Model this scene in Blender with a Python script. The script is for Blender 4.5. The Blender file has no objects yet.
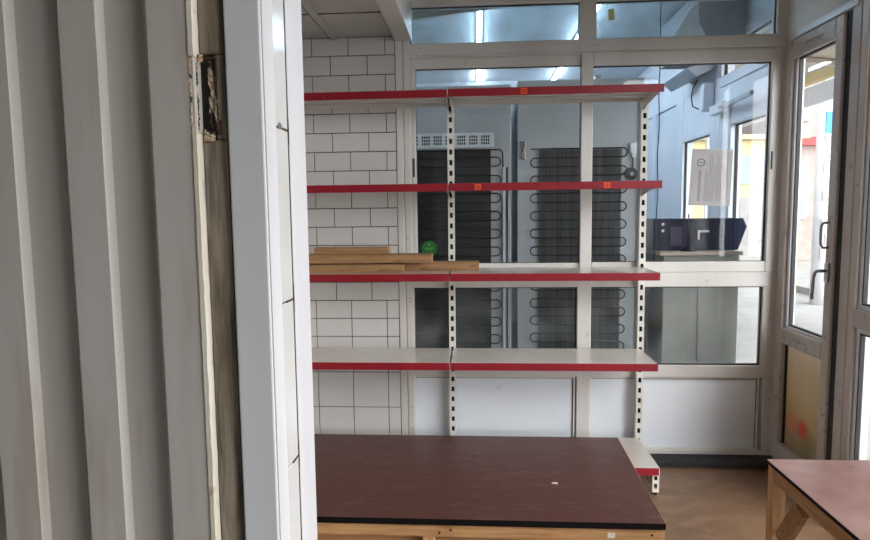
import bpy, bmesh, math, random
from mathutils import Vector, Matrix
random.seed(7)
SC = bpy.context.scene
COL = SC.collection

# ------------------------------------------------------------------ camera
F_PX, YAW, PITCH, ROLL, CAM_H = 628.54, 0.0677, 0.0946, 0.0118, 1.2332
r = Vector((math.cos(YAW), math.sin(YAW), 0))
fw = Vector((-math.sin(YAW)*math.cos(PITCH), math.cos(YAW)*math.cos(PITCH), -math.sin(PITCH)))
up = r.cross(fw)
R2 = r*math.cos(ROLL) - up*math.sin(ROLL)
U2 = r*math.sin(ROLL) + up*math.cos(ROLL)
cd = bpy.data.cameras.new('camera')
cam = bpy.data.objects.new('camera', cd)
COL.objects.link(cam)
cd.lens = F_PX/870*36; cd.sensor_width = 36; cd.sensor_fit = 'HORIZONTAL'
cd.clip_start = 0.02; cd.clip_end = 200
M = Matrix.Identity(4)
for i in range(3):
    M[i][0] = R2[i]; M[i][1] = U2[i]; M[i][2] = -fw[i]
M[2][3] = CAM_H
cam.matrix_world = M
SC.camera = cam

# ------------------------------------------------------------------ world and exposure
w = bpy.data.worlds.new('overcast_sky'); SC.world = w; w.use_nodes = True
bg = w.node_tree.nodes['Background']
bg.inputs[0].default_value = (0.93, 0.96, 1.0, 1)
# overcast sky, brighter on the side of the veiled sun (behind and right of the camera)
_n = w.node_tree.nodes; _l = w.node_tree.links
_tc = _n.new('ShaderNodeTexCoord'); _dt = _n.new('ShaderNodeVectorMath'); _dt.operation = 'DOT_PRODUCT'
_dt.inputs[1].default_value = Vector((.80, -.58, .15)).normalized()
_l.new(_tc.outputs['Generated'], _dt.inputs[0])
_mr = _n.new('ShaderNodeMapRange'); _mr.interpolation_type = 'SMOOTHSTEP'
_mr.inputs[1].default_value = .25; _mr.inputs[2].default_value = 1.0
_mr.inputs[3].default_value = 1.25; _mr.inputs[4].default_value = 8.6
_l.new(_dt.outputs['Value'], _mr.inputs[0]); _l.new(_mr.outputs[0], bg.inputs[1])
SC.view_settings.view_transform = 'Standard'
SC.view_settings.look = 'None'
SC.view_settings.gamma = 1
SC.view_settings.exposure = 0.5

# ------------------------------------------------------------------ materials
def s2l(c):
    return tuple(((x/255)/12.92 if x/255 <= .04045 else ((x/255+.055)/1.055)**2.4) for x in c)
def mat(name, c, rough=.5, c2=None, scale=8, stretch=(1, 1, 1), lo=.35, hi=.65, bump=0, bscale=None, metal=0, spec=.5,
        detail=6, c3=None, s3=3, lo3=.6, hi3=.75, st3=(1, 1, 1)):
    m = bpy.data.materials.new(name); m.use_nodes = True
    nt = m.node_tree; N = nt.nodes; L = nt.links
    b = N['Principled BSDF']
    b.inputs['Roughness'].default_value = rough; b.inputs['Metallic'].default_value = metal
    b.inputs['Specular IOR Level'].default_value = spec
    b.inputs['Base Color'].default_value = s2l(c)+(1,)
    tc = N.new('ShaderNodeTexCoord')
    def noise(sc, st):
        mp = N.new('ShaderNodeMapping'); mp.inputs['Scale'].default_value = st
        L.new(tc.outputs['Object'], mp.inputs['Vector'])
        n = N.new('ShaderNodeTexNoise'); n.inputs['Scale'].default_value = sc; n.inputs['Detail'].default_value = detail
        L.new(mp.outputs[0], n.inputs['Vector']); return n
    def ramp(n, lo, hi):
        q = N.new('ShaderNodeMapRange'); q.inputs[1].default_value = lo; q.inputs[2].default_value = hi
        L.new(n.outputs[0], q.inputs[0]); return q
    col = None
    if c2:
        n = noise(scale, stretch); q = ramp(n, lo, hi)
        mx = N.new('ShaderNodeMix'); mx.data_type = 'RGBA'
        mx.inputs[6].default_value = s2l(c)+(1,); mx.inputs[7].default_value = s2l(c2)+(1,)
        L.new(q.outputs[0], mx.inputs[0]); col = mx.outputs[2]
        if c3:
            n3 = noise(s3, st3); q3 = ramp(n3, lo3, hi3)
            m3 = N.new('ShaderNodeMix'); m3.data_type = 'RGBA'
            L.new(col, m3.inputs[6]); m3.inputs[7].default_value = s2l(c3)+(1,)
            L.new(q3.outputs[0], m3.inputs[0]); col = m3.outputs[2]
        L.new(col, b.inputs['Base Color'])
    if bump:
        nb = noise(bscale or scale, stretch)
        bp = N.new('ShaderNodeBump'); bp.inputs['Strength'].default_value = bump; bp.inputs['Distance'].default_value = .004
        L.new(nb.outputs[0], bp.inputs['Height']); L.new(bp.outputs[0], b.inputs['Normal'])
    return m
def glass(name, tint=(255, 255, 255), refl=1.0, film=0.0, filmc=(200, 205, 205)):
    m = bpy.data.materials.new(name); m.use_nodes = True
    nt = m.node_tree; N = nt.nodes; L = nt.links
    N.remove(N['Principled BSDF']); out = N['Material Output']
    t = N.new('ShaderNodeBsdfTransparent'); t.inputs[0].default_value = s2l(tint)+(1,)
    g = N.new('ShaderNodeBsdfGlossy'); g.inputs['Roughness'].default_value = .02
    fr = N.new('ShaderNodeFresnel'); fr.inputs[0].default_value = 1.5
    mu = N.new('ShaderNodeMath'); mu.operation = 'MULTIPLY'; mu.inputs[1].default_value = refl
    ge = N.new('ShaderNodeNewGeometry'); sb = N.new('ShaderNodeMath'); sb.operation = 'SUBTRACT'; sb.inputs[0].default_value = 1.0
    L.new(ge.outputs['Backfacing'], sb.inputs[1]); m0 = N.new('ShaderNodeMath'); m0.operation = 'MULTIPLY'
    L.new(fr.outputs[0], m0.inputs[0]); L.new(sb.outputs[0], m0.inputs[1]); L.new(m0.outputs[0], mu.inputs[0])
    mx = N.new('ShaderNodeMixShader'); L.new(mu.outputs[0], mx.inputs[0]); L.new(t.outputs[0], mx.inputs[1]); L.new(g.outputs[0], mx.inputs[2])
    last = mx
    if film:
        d = N.new('ShaderNodeBsdfDiffuse'); d.inputs[0].default_value = s2l(filmc)+(1,)
        n = N.new('ShaderNodeTexNoise'); n.inputs['Scale'].default_value = 5; n.inputs['Detail'].default_value = 8
        tc = N.new('ShaderNodeTexCoord'); L.new(tc.outputs['Object'], n.inputs[0])
        q = N.new('ShaderNodeMapRange'); q.inputs[1].default_value = .35; q.inputs[2].default_value = .75
        q.inputs[3].default_value = 0; q.inputs[4].default_value = film
        L.new(n.outputs[0], q.inputs[0])
        m2 = N.new('ShaderNodeMixShader'); L.new(q.outputs[0], m2.inputs[0]); L.new(mx.outputs[0], m2.inputs[1]); L.new(d.outputs[0], m2.inputs[2])
        last = m2
    L.new(last.outputs[0], out.inputs[0])
    return m
def emit(name, c, s):
    m = bpy.data.materials.new(name); m.use_nodes = True
    b = m.node_tree.nodes['Principled BSDF']
    b.inputs['Base Color'].default_value = s2l(c)+(1,)
    b.inputs['Emission Color'].default_value = s2l(c)+(1,); b.inputs['Emission Strength'].default_value = s
    return m

pvc = mat('white_plastic_frame', (214, 209, 203), .42, (198, 192, 184), 3, (1, 1, .3), bump=.05, c3=(150, 140, 125), s3=14, lo3=.66, hi3=.85)
pvc_r = mat('dirty_plastic_frame', (196, 186, 178), .4, (172, 160, 150), 4, (1, 1, .25), bump=.08, c3=(120, 105, 92), s3=25, lo3=.62, hi3=.8)
pvc_blue = mat('cool_white_plastic', (216, 222, 228), .4, (204, 212, 220), 3)
panel_w = mat('white_sandwich_panel', (228, 231, 234), .35, (220, 224, 228), 3, c3=(170, 160, 150), s3=9, lo3=.68, hi3=.85)
rubber = mat('black_rubber_gasket', (18, 18, 20), .6, (28, 28, 30), 20)
tile_m = mat('white_glazed_tile', (204, 199, 194), .24, (194, 189, 184), 3)
grout = mat('dark_grout', (48, 42, 38), .9, (62, 55, 48), 40)
ceil_m = mat('ceiling_panel', (190, 184, 178), .5, (176, 170, 164), 4)
seam_m = mat('dark_seam', (70, 66, 62), .8, (60, 56, 52), 20)
wallpaint = mat('off_white_wall', (222, 220, 214), .7, (208, 204, 196), 3, bump=.05)
floor_m = mat('brown_vinyl_floor', (126, 97, 72), .42, (106, 80, 59), 3, (1, 2, 1), lo=.3, hi=.7, bump=.06, c3=(140, 110, 83), s3=11, lo3=.45, hi3=.8, st3=(1, 1.6, 1))
base_m = mat('dark_grey_base', (44, 42, 41), .8, (36, 34, 33), 20, bump=.2)
steel = mat('white_powder_coated_steel', (224, 220, 212), .3, (214, 208, 198), 6, c3=(176, 164, 148), s3=22, lo3=.68, hi3=.8)
shelf_m = mat('cream_enamel_shelf', (206, 199, 190), .14, (199, 191, 181), 5, c3=(168, 156, 140), s3=16, lo3=.66, hi3=.85)
red = mat('red_price_rail', (140, 26, 38), .34, (128, 22, 34), 8, c3=(170, 60, 64), s3=30, lo3=.66, hi3=.8)
orange = mat('orange_sticker', (232, 92, 40), .5, (222, 80, 36), 30)
maroon = mat('dark_red_ink', (140, 30, 20), .6, (130, 26, 18), 30)
dark = mat('black_slot_shade', (10, 10, 11), .8, (16, 16, 17), 10)  # black stands for the shade inside slots and holes
wood = mat('raw_pine', (190, 146, 98), .6, (164, 118, 74), 6, (1, 12, 12), bump=.1, c3=(120, 78, 42), s3=7, lo3=.66, hi3=.78, st3=(1, 3, 3))
wood_y = mat('raw_pine_depthwise', (176, 132, 88), .6, (150, 106, 66), 6, (12, 1, 12), bump=.1)
wood_z = mat('raw_pine_upright', (196, 152, 104), .6, (168, 122, 78), 6, (12, 12, 1), bump=.1)
wood_d = mat('weathered_plank', (158, 118, 78), .65, (128, 92, 58), 5, (1.2, 14, 14), bump=.1, c3=(104, 66, 36), s3=7, lo3=.64, hi3=.76, st3=(1, 4, 4))
laminate = mat('red_brown_laminate_sheen', (150, 118, 110), .25, (132, 100, 92), 6, c3=(96, 58, 50), s3=30, lo3=.68, hi3=.72, st3=(1, 2.5, 1), bump=.25)  # pink-grey base colour takes in the blotchy window sheen on the top
edge_k = mat('black_board_edge', (8, 8, 8), .7, (14, 12, 12), 12, spec=.15)
clad = mat('grey_painted_cladding', (166, 160, 153), .5, (156, 150, 142), 4, (5, 5, .3), bump=.1, c3=(138, 124, 106), s3=4, lo3=.58, hi3=.8, st3=(4, 4, .5))
clad_edge = clad
postm = mat('grimy_wooden_post', (142, 130, 114), .8, (108, 96, 80), 9, (4, 4, .6), bump=.6, bscale=30, c3=(70, 62, 50), s3=12, lo3=.44, hi3=.62, st3=(5, 5, .4))
creamstrip = mat('cream_painted_edge', (196, 188, 174), .6, (182, 172, 154), 20, (1, 1, .2), c3=(150, 130, 104), s3=22, lo3=.64, hi3=.76)
rot = mat('rotten_chipped_wood', (176, 158, 132), .9, (34, 26, 20), 60, (1, 1, .5), lo=.46, hi=.54, bump=1, bscale=80, c3=(128, 70, 36), s3=30, lo3=.6, hi3=.7)
rust = mat('rust_stain', (66, 34, 20), .9, (34, 18, 12), 60)
pillar = mat('pale_plastic_profile', (186, 186, 186), .45, (178, 178, 178), 3, (3, 3, .4), c3=(158, 156, 152), s3=7, lo3=.66, hi3=.85)
pillar_w = mat('white_plastic_profile', (184, 182, 182), .45, (176, 173, 172), 3, (3, 3, .4))
gtile = mat('glossy_reveal_tile', (184, 182, 178), .14, (178, 175, 169), 3)
fridge_m = mat('grey_fridge_back', (184, 192, 195), .4, (174, 183, 187), 3, bump=.03)
fridge_w = mat('white_fridge_cabinet', (210, 218, 222), .35, (202, 210, 215), 3)
coil_m = mat('black_condenser_tube', (24, 26, 28), .4, (34, 36, 38), 20)
wire_m = mat('dark_condenser_wire', (34, 38, 42), .45, (28, 32, 35), 20)
mesh_d = mat('dark_condenser_panel', (34, 36, 38), .5, (28, 29, 31), 6)
white_g = mat('white_grille', (226, 236, 240), .35, (216, 226, 230), 8)
metal = mat('brushed_metal', (170, 172, 174), .3, (150, 152, 154), 20, metal=.9)
blackp = mat('black_plastic', (22, 22, 24), .4, (30, 30, 32), 20)
navy = mat('navy_blue_plastic', (20, 30, 56), .2, (14, 22, 44), 5)
ctr_grey = mat('grey_green_counter', (168, 172, 164), .25, (156, 160, 152), 4)
ctr_beige = mat('beige_counter_ledge', (186, 174, 160), .3, (176, 164, 150), 5)
paperm = mat('grey_printed_paper', (176, 172, 170), .7, (168, 164, 162), 12)
ink = mat('grey_print', (142, 138, 140), .8, (150, 146, 148), 60)
blueink = mat('blue_stamp_ink', (96, 106, 150), .8, (110, 118, 158), 60)
green = mat('green_sticker', (38, 112, 48), .4, (32, 100, 42), 10)
lgreen = mat('pale_green_print', (130, 190, 120), .5, (120, 180, 110), 20)
scrap_m = mat('white_paper_scrap', (220, 214, 204), .7, (180, 172, 160), 80, lo=.5, hi=.6)
G = glass('clear_glass'); G2 = glass('dusty_clear_glass', film=.10)
Gt = glass('bright_hazed_transom_glass', (235, 245, 248), film=.30, filmc=(225, 235, 240))  # pale film put in to brighten the view through the transom panes
led = emit('cool_led_diffuser', (214, 234, 255), 28.0)
back_wall = mat('cool_white_wall_panel', (208, 216, 220), .6, (198, 207, 212), 3)
asphalt = mat('pale_dusty_pavement', (150, 149, 147), .9, (136, 135, 133), 3, bump=.2, bscale=30)
asphalt2 = mat('grey_road', (146, 146, 146), .9, (130, 130, 130), 4, bump=.2, bscale=30)
brick = mat('pale_pink_plaster', (164, 152, 146), .9, (150, 138, 132), 4)
yellow = mat('washed_out_yellow', (204, 186, 128), .5, (196, 178, 118), 4)  # paled in colour for the overexposed view through glass
skyblue = mat('washed_out_blue_glazing', (130, 160, 178), .3, (120, 150, 170), 3)  # blue paled too, overexposure and glass haze put into the colour
signblue = mat('blue_sign_face', (40, 150, 206), .4, (34, 140, 196), 4)
awn = mat('beige_awning_metal', (196, 184, 168), .6, (180, 166, 150), 5)
white_p = mat('white_paint', (214, 214, 214), .5, (206, 206, 206), 5)
redp = mat('red_paint', (196, 40, 34), .5, (180, 34, 30), 5)
greyp = mat('grey_concrete', (150, 148, 144), .9, (132, 130, 126), 6)

def board_material():       # dark red-brown ribbed board: ribs run along X, grey scuffs on top
    m = bpy.data.materials.new('ribbed_dark_red_board'); m.use_nodes = True
    nt = m.node_tree; N = nt.nodes; L = nt.links; b = N['Principled BSDF']
    tc = N.new('ShaderNodeTexCoord')
    wv = N.new('ShaderNodeTexWave'); wv.wave_type = 'BANDS'; wv.bands_direction = 'Y'
    wv.inputs['Scale'].default_value = 21; wv.inputs['Distortion'].default_value = .4; wv.inputs['Detail'].default_value = 2
    L.new(tc.outputs['Object'], wv.inputs['Vector'])
    mx = N.new('ShaderNodeMix'); mx.data_type = 'RGBA'
    mx.inputs[6].default_value = s2l((76, 43, 37))+(1,); mx.inputs[7].default_value = s2l((86, 50, 43))+(1,)
    L.new(wv.outputs[1], mx.inputs[0])
    mp = N.new('ShaderNodeMapping'); mp.inputs['Scale'].default_value = (3.5, 16, 1); L.new(tc.outputs['Object'], mp.inputs[0])
    n = N.new('ShaderNodeTexNoise'); n.inputs['Scale'].default_value = 3; n.inputs['Detail'].default_value = 9; n.inputs['Roughness'].default_value = .7
    L.new(mp.outputs[0], n.inputs[0])
    q = N.new('ShaderNodeMapRange'); q.inputs[1].default_value = .54; q.inputs[2].default_value = .76; q.inputs[4].default_value = .6
    L.new(n.outputs[0], q.inputs[0])
    m2 = N.new('ShaderNodeMix'); m2.data_type = 'RGBA'; L.new(q.outputs[0], m2.inputs[0]); L.new(mx.outputs[2], m2.inputs[6])
    m2.inputs[7].default_value = s2l((142, 112, 100))+(1,)
    L.new(m2.outputs[2], b.inputs['Base Color'])
    b.inputs['Roughness'].default_value = .45
    bp = N.new('ShaderNodeBump'); bp.inputs['Strength'].default_value = .15; bp.inputs['Distance'].default_value = .0015
    L.new(wv.outputs[1], bp.inputs['Height']); L.new(bp.outputs[0], b.inputs['Normal'])
    return m
boardm = board_material()
def poster_material():      # blurred printed fruit picture: ochre, green and one red fruit, fixed on the panel
    m = bpy.data.materials.new('faded_fruit_print'); m.use_nodes = True
    nt = m.node_tree; N = nt.nodes; L = nt.links; b = N['Principled BSDF']; b.inputs['Roughness'].default_value = .3
    tc = N.new('ShaderNodeTexCoord')
    n = N.new('ShaderNodeTexNoise'); n.inputs['Scale'].default_value = 6; n.inputs['Detail'].default_value = 2
    L.new(tc.outputs['Object'], n.inputs[0])
    sp = N.new('ShaderNodeSeparateXYZ'); L.new(tc.outputs['Object'], sp.inputs[0])
    ad = N.new('ShaderNodeMath'); ad.operation = 'MULTIPLY_ADD'; ad.inputs[1].default_value = .35
    L.new(n.outputs[0], ad.inputs[0]); L.new(sp.outputs[2], ad.inputs[2])
    cr = N.new('ShaderNodeValToRGB'); L.new(ad.outputs[0], cr.inputs[0])
    e = cr.color_ramp.elements
    e[0].position = .25; e[0].color = s2l((136, 132, 104))+(1,)
    e[1].position = .8; e[1].color = s2l((218, 204, 184))+(1,)
    for p_, c_ in ((.36, (168, 146, 118)), (.45, (186, 166, 126)), (.56, (196, 178, 144)), (.68, (206, 188, 162))):
        k = e.new(p_); k.color = s2l(c_)+(1,)
    def blob(cy, cz, rad, prev, c):
        v = N.new('ShaderNodeVectorMath'); v.operation = 'DISTANCE'; L.new(tc.outputs['Object'], v.inputs[0]); v.inputs[1].default_value = (0.02, cy-2.85, cz)
        q = N.new('ShaderNodeMapRange'); q.inputs[1].default_value = rad; q.inputs[2].default_value = rad*.4; L.new(v.outputs['Value'], q.inputs[0])
        x = N.new('ShaderNodeMix'); x.data_type = 'RGBA'; L.new(q.outputs[0], x.inputs[0]); L.new(prev, x.inputs[6]); x.inputs[7].default_value = s2l(c)+(1,)
        return x.outputs[2]
    o = blob(2.82, .24, .055, cr.outputs[0], (206, 92, 72))
    o = blob(2.92, .24, .06, o, (196, 140, 106))
    o = blob(2.75, .20, .05, o, (150, 140, 96))
    L.new(o, b.inputs['Base Color'])
    tr = N.new('ShaderNodeBsdfTranslucent'); L.new(o, tr.inputs[0])
    ms = N.new('ShaderNodeMixShader'); ms.inputs[0].default_value = .22; L.new(b.outputs[0], ms.inputs[1]); L.new(tr.outputs[0], ms.inputs[2])
    L.new(ms.outputs[0], N['Material Output'].inputs[0])
    return m
poster = poster_material()

# ------------------------------------------------------------------ mesh helpers
OFF = {}
class MB:
    def __init__(s, j=0.0): s.bm = bmesh.new(); s.j = j; s.k = 0
    def box(s, x0, x1, y0, y1, z0, z1):
        e = s.j*s.k; s.k += 1           # members of one frame overlap by a hair's difference, never coplanar
        x0 -= e; x1 += e; y0 -= e; y1 += e; z0 -= e; z1 += e
        v = [s.bm.verts.new(p) for p in ((x0,y0,z0),(x1,y0,z0),(x1,y1,z0),(x0,y1,z0),(x0,y0,z1),(x1,y0,z1),(x1,y1,z1),(x0,y1,z1))]
        for f in ((0,3,2,1),(4,5,6,7),(0,1,5,4),(1,2,6,5),(2,3,7,6),(3,0,4,7)): s.bm.faces.new([v[i] for i in f])
        return s
    def prism(s, pts, d):
        "closed polygon pts (3-D, planar) swept by vector d"
        d = Vector(d); a = [s.bm.verts.new(p) for p in pts]; b = [s.bm.verts.new(Vector(p)+d) for p in pts]; n = len(pts)
        s.bm.faces.new(a); s.bm.faces.new(b[::-1])
        for i in range(n): s.bm.faces.new((a[i], b[i], b[(i+1) % n], a[(i+1) % n]))
        return s
    def beam(s, p, q, w_, t, side=(1, 0, 0)):
        "rectangular bar from p to q; t along side, w_ across"
        p = Vector(p); q = Vector(q); a = (q-p).normalized(); sd = Vector(side).normalized(); c = a.cross(sd).normalized()
        pts = [p+sd*t/2+c*w_/2, p-sd*t/2+c*w_/2, p-sd*t/2-c*w_/2, p+sd*t/2-c*w_/2]
        return s.prism(pts, q-p)
    def tube(s, pts, rad, n=8):
        P = [Vector(p) for p in pts]; rings = []
        up_ = Vector((0, 0, 1))
        d0 = (P[1]-P[0]).normalized()
        nx = d0.orthogonal().normalized()
        for i, p in enumerate(P):
            d = ((P[min(i+1, len(P)-1)]-P[max(i-1, 0)])).normalized()
            nx = (nx - d*nx.dot(d)).normalized(); ny = d.cross(nx)
            rings.append([s.bm.verts.new(p+(nx*math.cos(k*2*math.pi/n)+ny*math.sin(k*2*math.pi/n))*rad) for k in range(n)])
        for i in range(len(P)-1):
            for k in range(n): s.bm.faces.new((rings[i][k], rings[i][(k+1) % n], rings[i+1][(k+1) % n], rings[i+1][k]))
        s.bm.faces.new(rings[0][::-1]); s.bm.faces.new(rings[-1])
        return s
    def disc(s, c, axis, rad, t, n=32):
        c = Vector(c); a = Vector(axis).normalized()
        x = a.orthogonal().normalized(); y = a.cross(x)
        return s.prism([c+(x*math.cos(k*2*math.pi/n)+y*math.sin(k*2*math.pi/n))*rad for k in range(n)], a*t)
    def lathe(s, c, prof, n=28):
        c = Vector(c); rings = []
        for rr, z in prof: rings.append([s.bm.verts.new(c+Vector((rr*math.cos(k*2*math.pi/n), rr*math.sin(k*2*math.pi/n), z))) for k in range(n)])
        for i in range(len(rings)-1):
            for k in range(n): s.bm.faces.new((rings[i][k], rings[i][(k+1) % n], rings[i+1][(k+1) % n], rings[i+1][k]))
        s.bm.faces.new(rings[0][::-1]); s.bm.faces.new(rings[-1])
        return s
    def build(s, name, m, parent=None, bevel=0, smooth=False, origin=None):
        bm = s.bm
        bmesh.ops.recalc_face_normals(bm, faces=bm.faces)
        off = OFF.get(parent, Vector((0, 0, 0))) if parent else Vector(origin or (0, 0, 0))
        bmesh.ops.translate(bm, verts=bm.verts, vec=-off)
        me = bpy.data.meshes.new(name); bm.to_mesh(me); bm.free()
        me.materials.append(m)
        if smooth:
            for p in me.polygons: p.use_smooth = True
        o = bpy.data.objects.new(name, me); COL.objects.link(o)
        OFF[o] = off
        if parent: o.parent = parent
        else: o.location = off
        if bevel:
            b = o.modifiers.new('bevel', 'BEVEL'); b.width = bevel; b.segments = 2; b.limit_method = 'ANGLE'; b.angle_limit = .7
        return o
def B(x0, x1, y0, y1, z0, z1): return MB().box(x0, x1, y0, y1, z0, z1)
def thing(name, loc, label, cat, group=None):
    o = bpy.data.objects.new(name, None); COL.objects.link(o); o.location = loc; o.empty_display_size = .1
    OFF[o] = Vector(loc); return tag(o, label, cat, group)
def tag(o, label, cat, group=None):
    o['label'] = label; o['category'] = cat
    if group: o['group'] = group
    return o
def setting(o): o['kind'] = 'structure'; return o
def sempty(name, loc):
    o = bpy.data.objects.new(name, None); COL.objects.link(o); o.location = loc; o.empty_display_size = .1
    OFF[o] = Vector(loc); return setting(o)

# ================================================================== SETTING
P = 3.06          # front face of the glazed partition and of the tiled wall
XR = 1.42         # inner face of the street side facade, shop
XF = 1.46         # the same, back room
setting(B(-1.3, XF+.12, .9, 6.1, -.10, 0).build('floor', floor_m))
setting(B(-12, 60, -12, 60, -.35, -.16).build('ground_1', asphalt))
# ceilings
setting(B(-.31, XR+.16, 1.1, P+.06, 2.42, 2.5).build('ceiling', ceil_m))
cs = setting(MB().box(-1.3, -.388, 1.1, P, 2.06, 2.5).build('ceiling_low', ceil_m))
sm = MB()
for y in (2.685, 2.3, 1.9, 1.5): sm.box(-1.3, -.388, y, y+.006, 2.057, 2.061)
sm.box(-.70, -.694, 1.1, P, 2.056, 2.061); sm.build('seam', seam_m, cs)
sm = MB().box(-.692, -.664, 1.1, P, 2.05, 2.062); sm.build('joint_strip', ceil_m, cs, .002)
setting(MB().box(-.386, -.305, 1.1, P, 2.035, 2.5).build('trim_1', pvc, None, .003))
# walls of the room
setting(B(-1.42, -1.3, .9, 6.1, -.1, 2.5).build('wall_left', wallpaint))
bw = setting(B(-1.3, -.386, P+.008, P+.06, 0, 2.5).build('wall_back', grout))
tm = MB()
def trow(z0, z1, x0):
    x = x0
    while x > -1.4: x -= .178
    while x < -.389:
        a = max(x+.0018, -1.3); b = min(x+.178-.0018, -.389)
        if b-a > .008: tm.box(a, b, P, P+.012, z0+.0018, z1-.0018)
        x += .178
for k in range(14):
    z0 = .793+.0909*k; z1 = min(z0+.0909, 2.06)
    trow(z0, z1, -.613 if k % 2 == 1 else -.70)
for z0, z1 in ((.702, .793), (.611, .702), (.52, .611), (.43, .52), (.25, .43), (.07, .25), (0, .07)): trow(z0, z1, -.626)
tm.build('tiles', tile_m, bw, .0015)
# dark base below the partition
setting(B(-.386, XR, P-.10, P+.02, 0, .028).build('baseboard_back', base_m, None, .004))

# ---- glazed partition between shop and back room
win = sempty('window_1', (0.5, P, 0))
Y0, Y1 = P, P+.06
fr = MB(.00012)
fr.box(-.386, -.352, Y0-.004, Y1, .028, 2.25)                 # trim against the tiles
fr.box(-.350, -.315, Y0, Y1, .028, 2.25)
fr.box(1.372, XR, Y0, Y1, .028, 2.42)
fr.box(-.35, XR, Y0, Y1, 2.19, 2.42)                            # head
fr.box(-.35, XR, Y0, Y1, 1.965, 2.02)                           # transom rail
fr.box(-.35, XR, Y0+.004, Y1, 1.955, 1.965)
fr.box(-.35, XR, Y0, Y1, .855, .925)
fr.box(-.35, XR, Y0, Y1, .412, .470)
fr.box(-.35, XR, Y0, Y1, .028, .05)
fr.box(.483, .558, Y0, Y1, 1.965, 2.19)
fr.box(.483, .548, Y0, Y1, .03, .9)
fr.build('frame', pvc, win, .004)
# sliding sash left, fixed sash right
sh = MB(.00012)
sh.box(-.315, -.292, Y0+.012, Y1-.005, .925, 1.955); sh.box(-.315, .50, Y0+.012, Y1-.005, 1.905, 1.955)
sh.box(-.315, .50, Y0+.012, Y1-.005, .925, .972)
sh.build('sash', pvc, win, .004)
sh = MB(.00012)
sh.box(.492, .547, Y0-.002, Y1-.01, .925, 1.957); sh.box(1.356, 1.40, Y0-.006, Y1-.01, .925, 1.957)
sh.box(.547, 1.356, Y0-.004, Y1-.01, 1.897, 1.957); sh.box(.547, 1.356, Y0-.004, Y1-.01, .925, .975)
sh.build('sash', pvc, win, .004)
def gasket(x0, x1, z0, z1, y=Y0+.016, t=.005, par=win):
    g = MB(.00005); g.box(x0-t, x0, y, y+.012, z0-t, z1+t); g.box(x1, x1+t, y, y+.012, z0-t, z1+t)
    g.box(x0, x1, y, y+.012, z0-t, z0); g.box(x0, x1, y, y+.012, z1, z1+t); g.build('gasket', rubber, par)
def pane(x0, x1, z0, z1, m=G, y=Y0+.02):
    B(x0-.003, x1+.003, y, y+.004, z0-.003, z1+.003).build('pane', m, win)
lows = [(-.318, .479, .474, .852), (.553, 1.355, .474, .852)]
for x0, x1, z0, z1 in lows:
    f = MB(.00015); t = .013
    gasket(x0+.002, x1-.002, z0+.002, z1-.002); pane(x0, x1, z0, z1, G2)
B(1.355, 1.40, Y0+.003, Y1-.01, .45, .87).build('frame', pvc, win, .003)
gasket(-.290, .490, .974, 1.903); pane(-.292, .492, .972, 1.905)
gasket(.549, 1.352, .977, 1.893, Y0+.012); pane(.547, 1.356, .975, 1.897, G, Y0+.016)
gasket(-.311, .479, 2.024, 2.186); pane(-.315, .483, 2.02, 2.19, Gt)
gasket(.562, 1.368, 2.024, 2.186); pane(.558, 1.372, 2.02, 2.19, Gt)
for x0, x1 in ((-.322, .477), (.547, 1.356)):
    B(x0, x1, Y0+.018, Y0+.04, .05, .412).build('infill_panel', panel_w, win)
    g = MB(.0001); g.box(x0, x1, Y0+.008, Y0+.019, .402, .412); g.box(x0, x0+.009, Y0+.008, Y0+.019, .05, .412); g.box(x1-.009, x1, Y0+.008, Y0+.019, .05, .412); g.box(x0, x1, Y0+.008, Y0+.019, .05, .056)
    g.build('bead', pvc, win, .002)
    g = MB(); g.box(x0+.009, x1-.009, Y0+.0155, Y0+.0185, .3985, .4015); g.box(x1-.0125, x1-.0095, Y0+.0155, Y0+.0185, .056, .40)
    g.build('joint_line', seam_m, win)
B(1.363, 1.371, Y0-.009, Y0, 1.405, 1.488).build('finger_pull', blackp, win, .002)
B(-.309, -.300, Y0+.005, Y0+.013, 1.395, 1.485).build('finger_pull', blackp, win, .003)
g = MB()
for (cx, cz) in ((.512, .80), (.524, .80), (.506, .785), (.518, .775), (-.337, .80), (-.325, .802), (-.333, .785), (.565, 1.99), (-.27, 2.0), (.51, .33), (.512, .16), (-.33, .25), (-.33, .14), (1.40, .20), (1.40, .31)):
    g.disc((cx, Y0-.0006, cz), (0, 1, 0), .0028, .002, 10)
g.build('screw_hole', rust, win)
# sloping cream boxing seen through the left transom pane
setting(MB().prism([(-.31, P+.10, 2.163), (.22, P+.10, 2.218), (.22, P+.10, 2.42), (-.31, P+.10, 2.42)], (0, .02, 0)).build('trim_2', ctr_beige))

# ---- facade to the street, right side of shop (door_1, window_2) and of the back room (door_2, window_3)
setting(B(XR, XR+.10, 1.0, P+.06, 2.0, 2.5).build('wall_right', wallpaint))
d1 = sempty('door_1', (XR, 2.85, 0))
f = MB(.00015)
f.box(XR-.006, XR+.07, 3.03, 3.058, .03, 2.0); f.box(XR-.006, XR+.07, 2.485, 2.545, .0, 2.0); f.box(XR-.006, XR+.07, 2.485, 3.058, 1.972, 2.005)
f.box(XR-.006, XR+.07, 2.485, 3.058, 0, .03)
f.build('frame', pvc_r, d1, .005)
leaf = MB(.00015); xa, xb = XR-.012, XR+.045
LY0, LY1 = 2.645, 2.985
leaf.box(xa, xb, 2.588, LY0, .035, 1.968); leaf.box(xa, xb, LY1, 3.028, .035, 1.968)
leaf.box(xa, xb, LY0, LY1, 1.888, 1.968); leaf.box(xa, xb, LY0, LY1, .60, .672); leaf.box(xa, xb, LY0, LY1, .035, .12)
leaf.build('leaf', pvc_r, d1, .006)
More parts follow.
